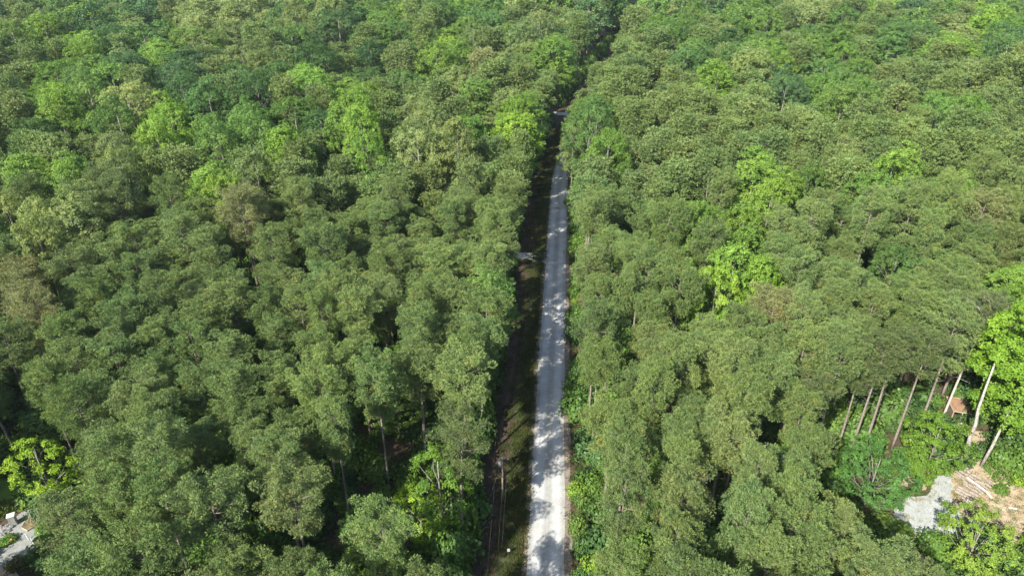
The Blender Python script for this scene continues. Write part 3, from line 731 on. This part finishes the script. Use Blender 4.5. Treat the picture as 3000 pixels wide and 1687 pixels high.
# ------------------------------------------------------------------ log pile
M_LOG = surf('weathered_log', [(.21, .18, .15), (.28, .245, .205), (.14, .115, .09)], 1.2, fine=7)
M_CUT = plain('cut_wood', (.50, .36, .22), .8)
M_PLOG = surf('peeled_log', [(.68, .60, .52), (.75, .70, .64)], 1.2, fine=7, bump=.1)
Z9 = lambda X, Y, z=0: P(2720 + X / 9.057, 1340 + Y / 9.057, z)
def log(a, b, ra, rb, label, mat=M_LOG, group=None):
    a, b = Vector(a), Vector(b); mid = a.copy(); e = empty('log', tuple(mid)); tag(e, label, 'log', group)
    m = MB(); k = (a + b) / 2 + Vector((r.uniform(-.05, .05), r.uniform(-.05, .05), 0))
    m.tube([a - mid, k - mid, b - mid], [ra, (ra + rb) / 2, rb], 10); m.f = m.f[:-2]; m.build('bark', mat, e, True)
    c = MB(); d = (b - a).normalized()
    c.tube([a - mid - d * .004, a - mid + d * .05], ra * .97, 10); c.tube([b - mid - d * .05, b - mid + d * .004], rb * .97, 10); c.build('cut_end', M_CUT, e)
rows = [((960, 240), (1150, 350)), ((890, 280), (1120, 410)), ((830, 340), (1050, 480)), ((780, 400), (990, 560)), ((760, 455), (960, 600)),
        ((1150, 440), (1400, 570)), ((1080, 480), (1330, 640)), ((1020, 560), (1210, 700)), ((930, 620), (1190, 790)), ((940, 690), (1170, 860)),
        ((1550, 600), (1720, 760)), ((1500, 680), (1660, 800)), ((1400, 700), (1600, 860)), ((1290, 740), (1520, 900)), ((1210, 760), (1450, 950)),
        ((780, 760), (1060, 900)), ((750, 820), (1010, 960)), ((710, 880), (960, 1010)), ((1190, 850), (1400, 990)), ((1090, 900), (1320, 1030)), ((1010, 960), (1280, 1090)),
        ((900, 1000), (1240, 1140)), ((880, 1060), (1200, 1190)), ((860, 1110), (1130, 1220))]
ORD = 'first second third fourth fifth sixth seventh eighth ninth tenth eleventh twelfth thirteenth fourteenth fifteenth sixteenth seventeenth eighteenth nineteenth twentieth twenty-first twenty-second twenty-third twenty-fourth'.split()
for (a, b) in rows:
    ra = r.uniform(.21, .29); log(Z9(*a, ra + .03), Z9(*b, ra + .03), ra, ra * .9, 'grey weathered log, %s of the twenty-four lying side by side, counted downwards from the shed' % ORD[rows.index((a, b))], group='weathered logs of the log pile')
log(Z9(1240, 610, .42), Z9(1490, 700, .42), .24, .2, 'short dark grey log lying on top of the log pile')
log(Z9(1020, 520, .62), Z9(1540, 900, .62), .10, .14, 'long thin peeled white pole lying diagonally across the log pile', M_PLOG)
log(Z9(1540, 900, .60), Z9(1680, 1070, .12), .14, .15, 'short peeled white pole sloping off the lower end of the log pile', M_PLOG)
log(Z9(2130, 1310, .1), Z9(2350, 1360, .1), .10, .07, 'small white branch lying alone on the leaf litter at the right', M_PLOG)

cw = []
for i in range(900):
    a, b = r.uniform(1640, 2620), r.uniform(640, 1500); q = R3(a, b)
    onroad = 1890 < a < 2010 and b < 980 or 1700 < a < 2100 and 900 < b
    if onroad and r.random() < .93: continue
    s = r.uniform(.3, .9); cw.append(((q[0], q[1], .02), r.randrange(3), (s, s, s * .7), r.uniform(0, 6.28), r.choice([(.12, .17, .04), (.22, .19, .09), (.26, .20, .11), (.14, .17, .06)])))
scatter_object('clearing_weeds', cw, TUFT, 'weeds', 'sparse weeds and dry grass tufts on the tan ground of the clearing')
for i, (a, b, l) in enumerate(((2480, 1080, 'top'), (2440, 960, 'middle'), (2500, 1180, 'lowest'))):
    p = Vector(R3(a, b, .06)); an = r.uniform(0, 3.1); m = MB(); m.tube([Vector((0, 0, 0)), Vector((math.cos(an), math.sin(an), .05)) * 1.2, Vector((math.cos(an + .4), math.sin(an + .4), .05)) * 2.3], [.05, .04, .015], 5)
    tag(m.build('fallen_branch', M_DEAD, loc=tuple(p)), 'thin grey fallen branch, %s of three lying right of the log pile' % l, 'branch')

# ------------------------------------------------------------------ shed, car beside the clearing
M_RUST = surf('brown_sheet_roof', [(.27, .155, .095), (.34, .21, .13), (.18, .11, .07)], .9, fine=5, bump=.1)
M_TRIM = plain('pale_timber', (.36, .32, .23), .7)
M_WALL = plain('shed_boards', (.16, .12, .09), .8)
ex, ey, _ = P(2800, 1215); e = empty('shed', (ex, ey, 0), math.radians(-14)); tag(e, 'small open shed with flat rusty brown roof and pale trim behind the silver car', 'shed')
m = MB(); m.box((0, 0, 2.35), (3.3, 4.4, .07), 0, .03); m.build('roof', M_RUST, e)
m = MB(); m.box((-1.70, 0, 2.38), (.09, 4.56, .16)); m.box((1.70, 0, 2.32), (.09, 4.56, .16)); m.box((0, 2.24, 2.35), (3.3, .09, .16)); m.box((0, -2.24, 2.35), (3.3, .09, .16)); m.build('trim', M_TRIM, e)
m = MB(); m.box((0, 2.1, 1.15), (3.2, .06, 2.3)); m.box((-1.57, 0, 1.15), (.06, 4.1, 2.3)); m.build('wall', M_WALL, e)
for sx in (-1.5, 0, 1.55): m = MB(); m.box((sx, -2.1, 1.15), (.11, .11, 2.3)); m.build('post', M_TRIM, e)
M_WHITE = plain('white_enamel', (.72, .72, .68), .4, var=.08)
wx, wy, _ = P(2806, 1252); e = empty('chest', (wx, wy, 0), -.2); tag(e, 'white box with lid standing in front of the brown-roofed shed', 'chest')
m = MB(); m.box((0, 0, .42), (1.1, .65, .84)); m.build('body', M_WHITE, e); m = MB(); m.box((0, 0, .88), (1.14, .69, .07)); m.build('lid', M_WHITE, e)
M_CAR = plain('silver_paint', (.38, .42, .45), .3, .6, var=.05); M_GLASS = plain('car_glass', (.03, .04, .05), .08, var=.1); M_TYRE = plain('tyre', (.02, .02, .02), .9); M_LAMP = plain('tail_lamp', (.35, .03, .02), .3)
def car(px, py, rz, label):
    x, y, _ = P(px, py); e = empty('car', (x, y, 0), rz); tag(e, label, 'car')
    prof = [(-2.2, .35), (-2.25, .75), (-2.15, 1.0), (-1.75, 1.08), (-1.35, 1.62), (-1.0, 1.68), (.4, 1.66), (.7, 1.58), (1.15, 1.08), (1.9, .92), (2.2, .72), (2.22, .35)]
    def W(z): return .9 if z < 1.1 else .9 - (z - 1.1) * .36
    v = []; f = []; n = len(prof)
    for s in (-1, 1):
        for (yy, z) in prof: v.append((s * W(z), yy, z))
    for i in range(n): j = (i + 1) % n; f.append((i, j, n + j, n + i))
    f.append(tuple(range(n))[::-1]); f.append(tuple(range(n, 2 * n)))
    part('body', mesh('body', v, f, [M_CAR]), e).modifiers.new('bevel', 'BEVEL').width = .06
    def quad(name, pts, mat, par): m = MB(); m.poly(pts); o = m.build(name, mat, par); md = o.modifiers.new('thickness', 'SOLIDIFY'); md.thickness = .02; md.offset = 1; return o
    quad('rear_window', [(-.70, -1.70, 1.17), (.70, -1.70, 1.17), (.62, -1.42, 1.555), (-.62, -1.42, 1.555)], M_GLASS, e)
    quad('windscreen', [(.70, 1.10, 1.17), (-.70, 1.10, 1.17), (-.62, .80, 1.50), (.62, .80, 1.50)], M_GLASS, e)
    for s in (-1, 1):
        a = [(s * .905, -1.5, 1.16), (s * .905, .95, 1.16), (s * .80, .6, 1.52), (s * .80, -1.2, 1.54)]
        quad('side_window', a if s > 0 else a[::-1], M_GLASS, e)
        m = MB(); m.box((s * .74, -2.25, .85), (.22, .06, .22)); m.build('tail_light', M_LAMP, e)
        for yy in (-1.4, 1.4):
            w = empty('wheel'); w.parent = e; w.location = (s * .86, yy, .33)
            m = MB(); m.tube([(-.1, 0, 0), (.1, 0, 0)], .33, 18); m.build('tyre', M_TYRE, w)
            m = MB(); m.tube([(s * .09, 0, 0), (s * .115, 0, 0)], .2, 14); m.build('rim', M_CAR, w)
    m = MB(); m.box((0, -2.27, .5), (1.66, .1, .22)); m.build('bumper', M_WHITE, e)
car(2797, 1276, math.radians(-6), 'silver car parked under the leafy tree in front of the brown-roofed shed')

# ------------------------------------------------------------------ utility poles and lines
M_POLE = surf('pole_wood', [(.20, .16, .12), (.27, .23, .19)], 1.5, fine=8)
M_GREY = plain('grey_metal', (.45, .48, .5), .4, .3); M_WIRE = plain('wire', (.16, .16, .15), .5, .4); M_INS = plain('porcelain', (.6, .6, .58), .3)
M_BLUE = plain('blue_plastic', (.10, .20, .42), .4)
def pole(px, py, h, label, transformer):
    x, y, _ = P(px, py); e = empty('utility_pole', (x, y, 0)); tag(e, label, 'utility pole', 'utility poles along the left verge')
    m = MB(); m.tube([(0, 0, -.3), (0, 0, h * .5), (0, 0, h)], [.17, .15, .11], 10); m.build('pole', M_POLE, e, True)
    a = MB(); a.box((0, -.13, h - .35), (2.0, .11, .13)); ar = a.build('crossarm', M_POLE, e)
    for dx in (-.85, .35, .85): i = MB(); i.tube([(dx, -.13, h - .28), (dx, -.13, h - .2), (dx, -.13, h - .08)], [.05, .07, .04], 8); i.build('insulator', M_INS, ar)
    if transformer:
        t = MB(); t.tube([(-.42, 0, h - 1.9), (-.42, 0, h - 1.85), (-.42, 0, h - 1.0), (-.42, 0, h - .95)], [.2, .24, .24, .18], 12); t.build('transformer', M_GREY, e, True)
    return (x, y, h)
p1 = pole(1473, 1471, 9.9, 'wooden utility pole with grey transformer on the dark verge near the bottom', True)
p2 = pole(1631, 372, 10.6, 'distant wooden utility pole beside the side drive near the top of the road', False)
p0 = (p1[0] - (p2[0] - p1[0]) * .5 / 4, p1[1] - 60, 9.9)
def wire(a, b, sag, label, rad=.011):
    a, b = Vector(a), Vector(b); m = MB(); n = 24; c = a.copy()
    m.tube([(a.lerp(b, k / n) - Vector((0, 0, 4 * sag * (k / n) * (1 - k / n)))) - c for k in range(n + 1)], rad, 4)
    o = m.build('power_line', M_WIRE, loc=tuple(c)); tag(o, label, 'power line', 'overhead wires along the left verge'); return o
for dx, wd in ((-.85, 'leftmost'), (.35, 'middle'), (.85, 'rightmost')):
    wire((p1[0] + dx, p1[1] - .13, p1[2] - .08), (p0[0] + dx, p0[1], p0[2] - .08), .9, '%s of the wires running from the near pole to the bottom edge' % wd)
    wire((p1[0] + dx, p1[1] - .13, p1[2] - .08), (p2[0] + dx, p2[1] - .13, p2[2] - .08), 3.2, '%s of the wires running from the near pole up to the distant pole' % wd)
q = P(1700, 1215, 7.5); wire((p1[0], p1[1], p1[2] - 1.2), q, .5, 'single wire crossing from the near pole over the gravel road')
ga, gb = Vector(P(1413, 1521, 0.05)), Vector((p1[0], p1[1], p1[2] - .6))
e = empty('guy_wire', tuple(ga)); tag(e, 'guy wire with a blue guard staked in the brown verge left of the near pole', 'guy wire')
m = MB(); m.tube([(0, 0, 0), gb - ga], .014, 4); m.build('wire', M_WIRE, e)
m = MB(); m.tube([(gb - ga) * .01, (gb - ga) * .22], .05, 8); m.build('guard', M_BLUE, e)
sx, sy, _ = P(1490, 1627); e = empty('marker_post', (sx, sy, 0), .1); tag(e, 'dark post with a small rounded white marker panel on the grassy verge', 'marker post')
m = MB(); m.box((0, 0, .65), (.07, .07, 1.3)); m.build('post', M_TYRE, e)
m = MB(); m.poly([(-.2, -.05, .95), (.2, -.05, .95), (.22, -.05, 1.35), (.15, -.05, 1.5), (-.15, -.05, 1.5), (-.22, -.05, 1.35)]); o = m.build('panel', M_GREY, e); md = o.modifiers.new('thickness', 'SOLIDIFY'); md.thickness = .12; md.offset = -1
# fallen branch on the verge
a = Vector(P(1405, 1562, .06)); m = MB(); m.tube([Vector((0, 0, 0)), Vector(P(1420, 1545, .12)) - a, Vector(P(1440, 1540, .1)) - a], [.06, .05, .02], 6)
tag(m.build('fallen_branch', M_DEAD, loc=tuple(a)), 'small fallen branch on the dark verge left of the white marker', 'branch')

# ------------------------------------------------------------------ garden yard, bottom left
M_STONE = surf('garden_stone', [(.20, .20, .20), (.30, .29, .28), (.10, .09, .08)], 2, fine=8)
rocks = [(2, 1545, .5), (9, 1553, .42), (16, 1549, .5), (22, 1543, .45), (28, 1548, .38), (34, 1543, .42), (40, 1540, .3), (12, 1562, .4), (19, 1558, .36), (4, 1566, .4), (28, 1556, .3)]
def rock_me(seed):
    rg = np.random.default_rng(seed); v = []; f = []; n, k = 9, 6
    for i in range(k + 1):
        for j in range(n):
            a = math.pi * i / k; b = 2 * math.pi * j / n; q = 1 + rg.uniform(-.22, .22)
            v.append((math.sin(a) * math.cos(b) * q, math.sin(a) * math.sin(b) * q * .8, math.cos(a) * .65 * q))
    for i in range(k):
        for j in range(n): f.append((i * n + j, (i + 1) * n + j, (i + 1) * n + (j + 1) % n, i * n + (j + 1) % n))
    return mesh('rock', v, f, [M_STONE])
RK = [rock_me(i) for i in range(4)]
for i, (px, py, s) in enumerate(rocks):
    x, y, _ = P(px, py); o = part('rock', RK[i % 4], None, (x, y, s * .35)); o.scale = (s, s, s); o.rotation_euler = (0, 0, i * 1.7)
    tag(o, 'pale grey rock, %s in the heap between the oval bed and the olive shrub' % ORD[i], 'rock', 'rocks bordering the yard')
M_CAB = plain('cabinet_paint', (.26, .27, .24), .5)
x, y, _ = P(43, 1534); e = empty('cabinet', (x, y, 0), .5); tag(e, 'tall weathered grey-white cabinet standing above the rocks in the yard', 'cabinet')
m = MB(); m.box((0, 0, .95), (.95, .8, 1.9)); m.build('body', M_CAB, e); m = MB(); m.box((0, 0, 1.94), (1.08, .92, .07)); m.build('top', M_WHITE, e)
m = MB(); m.box((0, -.425, .95), (.8, .04, 1.7)); d = m.build('door', M_CAB, e); m = MB(); m.box((.32, -.47, 1.0), (.04, .05, .2)); m.build('handle', M_GREY, d)
# fence between lawn and yard
fx = [P(50, 1499), P(68, 1488), P(83, 1478), P(94, 1466), P(106, 1455)]
e = empty('fence', fx[0]); tag(e, 'dark metal rail fence with posts between the lawn and the yard', 'fence'); F0 = Vector(fx[0])
M_DARK = plain('dark_metal', (.05, .055, .06), .5)
for p in fx: m = MB(); q = Vector(p) - F0; m.tube([q, q + Vector((0, 0, 1.25))], .045, 6); m.build('post', M_DARK, e)
for hz in (1.2, .35):
    m = MB(); m.tube([Vector(p) - F0 + Vector((0, 0, hz)) for p in fx], .04, 6); m.build('rail', M_GREY if hz > 1 else M_DARK, e)
# raised bed and teepee
def bed(pts, label, soil):
    c = sum((Vector(p) for p in pts), Vector()) / len(pts); e = empty('raised_bed', tuple(c)); tag(e, label, 'raised bed', 'raised beds of the yard')
    for i in range(len(pts)):
        a, b = Vector(pts[i]), Vector(pts[(i + 1) % len(pts)]); d = b - a; mid = (a + b) / 2 - c
        m = MB(); m.box((mid.x, mid.y, .16 + i * .002), (d.length, .09, .32), math.atan2(d.y, d.x)); m.build('board', M_TRIM, e)
    m = MB(); m.poly([((Vector(p) - c) * .97) + Vector((0, 0, .24)) for p in pts]); m.build('soil', soil, e)
M_BED = surf('bed_soil', [(.15, .095, .06), (.22, .15, .09), (.08, .11, .04)], 2.2, fine=9)
bed([P(64, 1547), P(82, 1556), P(112, 1538), P(100, 1522), P(74, 1530)], 'pale-edged raised bed of brown soil below the pole teepee', M_BED)
top = Vector(P(86, 1502, 2.4)); base0 = Vector(P(86, 1535, .24)); e = empty('plant_teepee', tuple(base0)); tag(e, 'teepee of pale poles standing in the raised bed', 'plant support')
for (px, py) in ((81, 1531), (92, 1536), (96, 1526), (84, 1524)):
    a = Vector(P(px, py, .24)); m = MB(); m.tube([a - base0, (top - base0) + (top - a) * .06], .035, 5); m.build('pole', M_TRIM, e)
x, y, _ = P(34, 1579, .6); m = MB(); m.tube([(0, 0, -.16), (0, 0, -.1), (0, 0, .08), (0, 0, .16)], [.1, .22, .22, .08], 10)
tag(m.build('flower_pot', plain('terracotta', (.36, .16, .07), .7), None, True, (x, y, .6)), 'small orange pot among the green planting of the oval bed', 'flower pot')
# net fence with white posts
nf = [(84, 1580), (99, 1592), (118, 1573), (135, 1557)]
e = empty('net_fence', P(*nf[0])); F0 = Vector(P(*nf[0])); tag(e, 'low grey board fence with leaning white post along the tan soil strip', 'fence')
m = MB()
for a, b in zip(nf[1:], nf[2:]):
    a, b = Vector(P(*a)) - F0, Vector(P(*b)) - F0; d = b - a; mid = (a + b) / 2; m.box((mid.x, mid.y, .4), (d.length, .05, .7), math.atan2(d.y, d.x))
m.build('board', plain('grey_boards', (.22, .21, .19), .8), e)
for i, p in enumerate(nf): q = Vector(P(*p)) - F0; m = MB(); m.tube([q, q + Vector((-.3 if i < 2 else 0, .2 if i < 2 else 0, 1.1))], .06, 6); m.build('post', M_WHITE, e)
a = [Vector(P(*q)) for q in ((-20, 1650), (2, 1655), (20, 1665), (26, 1672))]; m = MB(); m.tube([q - a[0] + Vector((0, 0, .12)) for q in a], .22, 6)
tag(m.build('kerb', M_STONE, loc=tuple(a[0])), 'pale stone kerb at the bottom left corner above the tan soil', 'kerb')
m = MB(); a = Vector(P(23, 1668)); m.tube([(0, 0, 0), (-.35, .4, 1.7)], .06, 6)
tag(m.build('post', M_WHITE, loc=tuple(a)), 'leaning white post beside the stone kerb at bottom left', 'post')
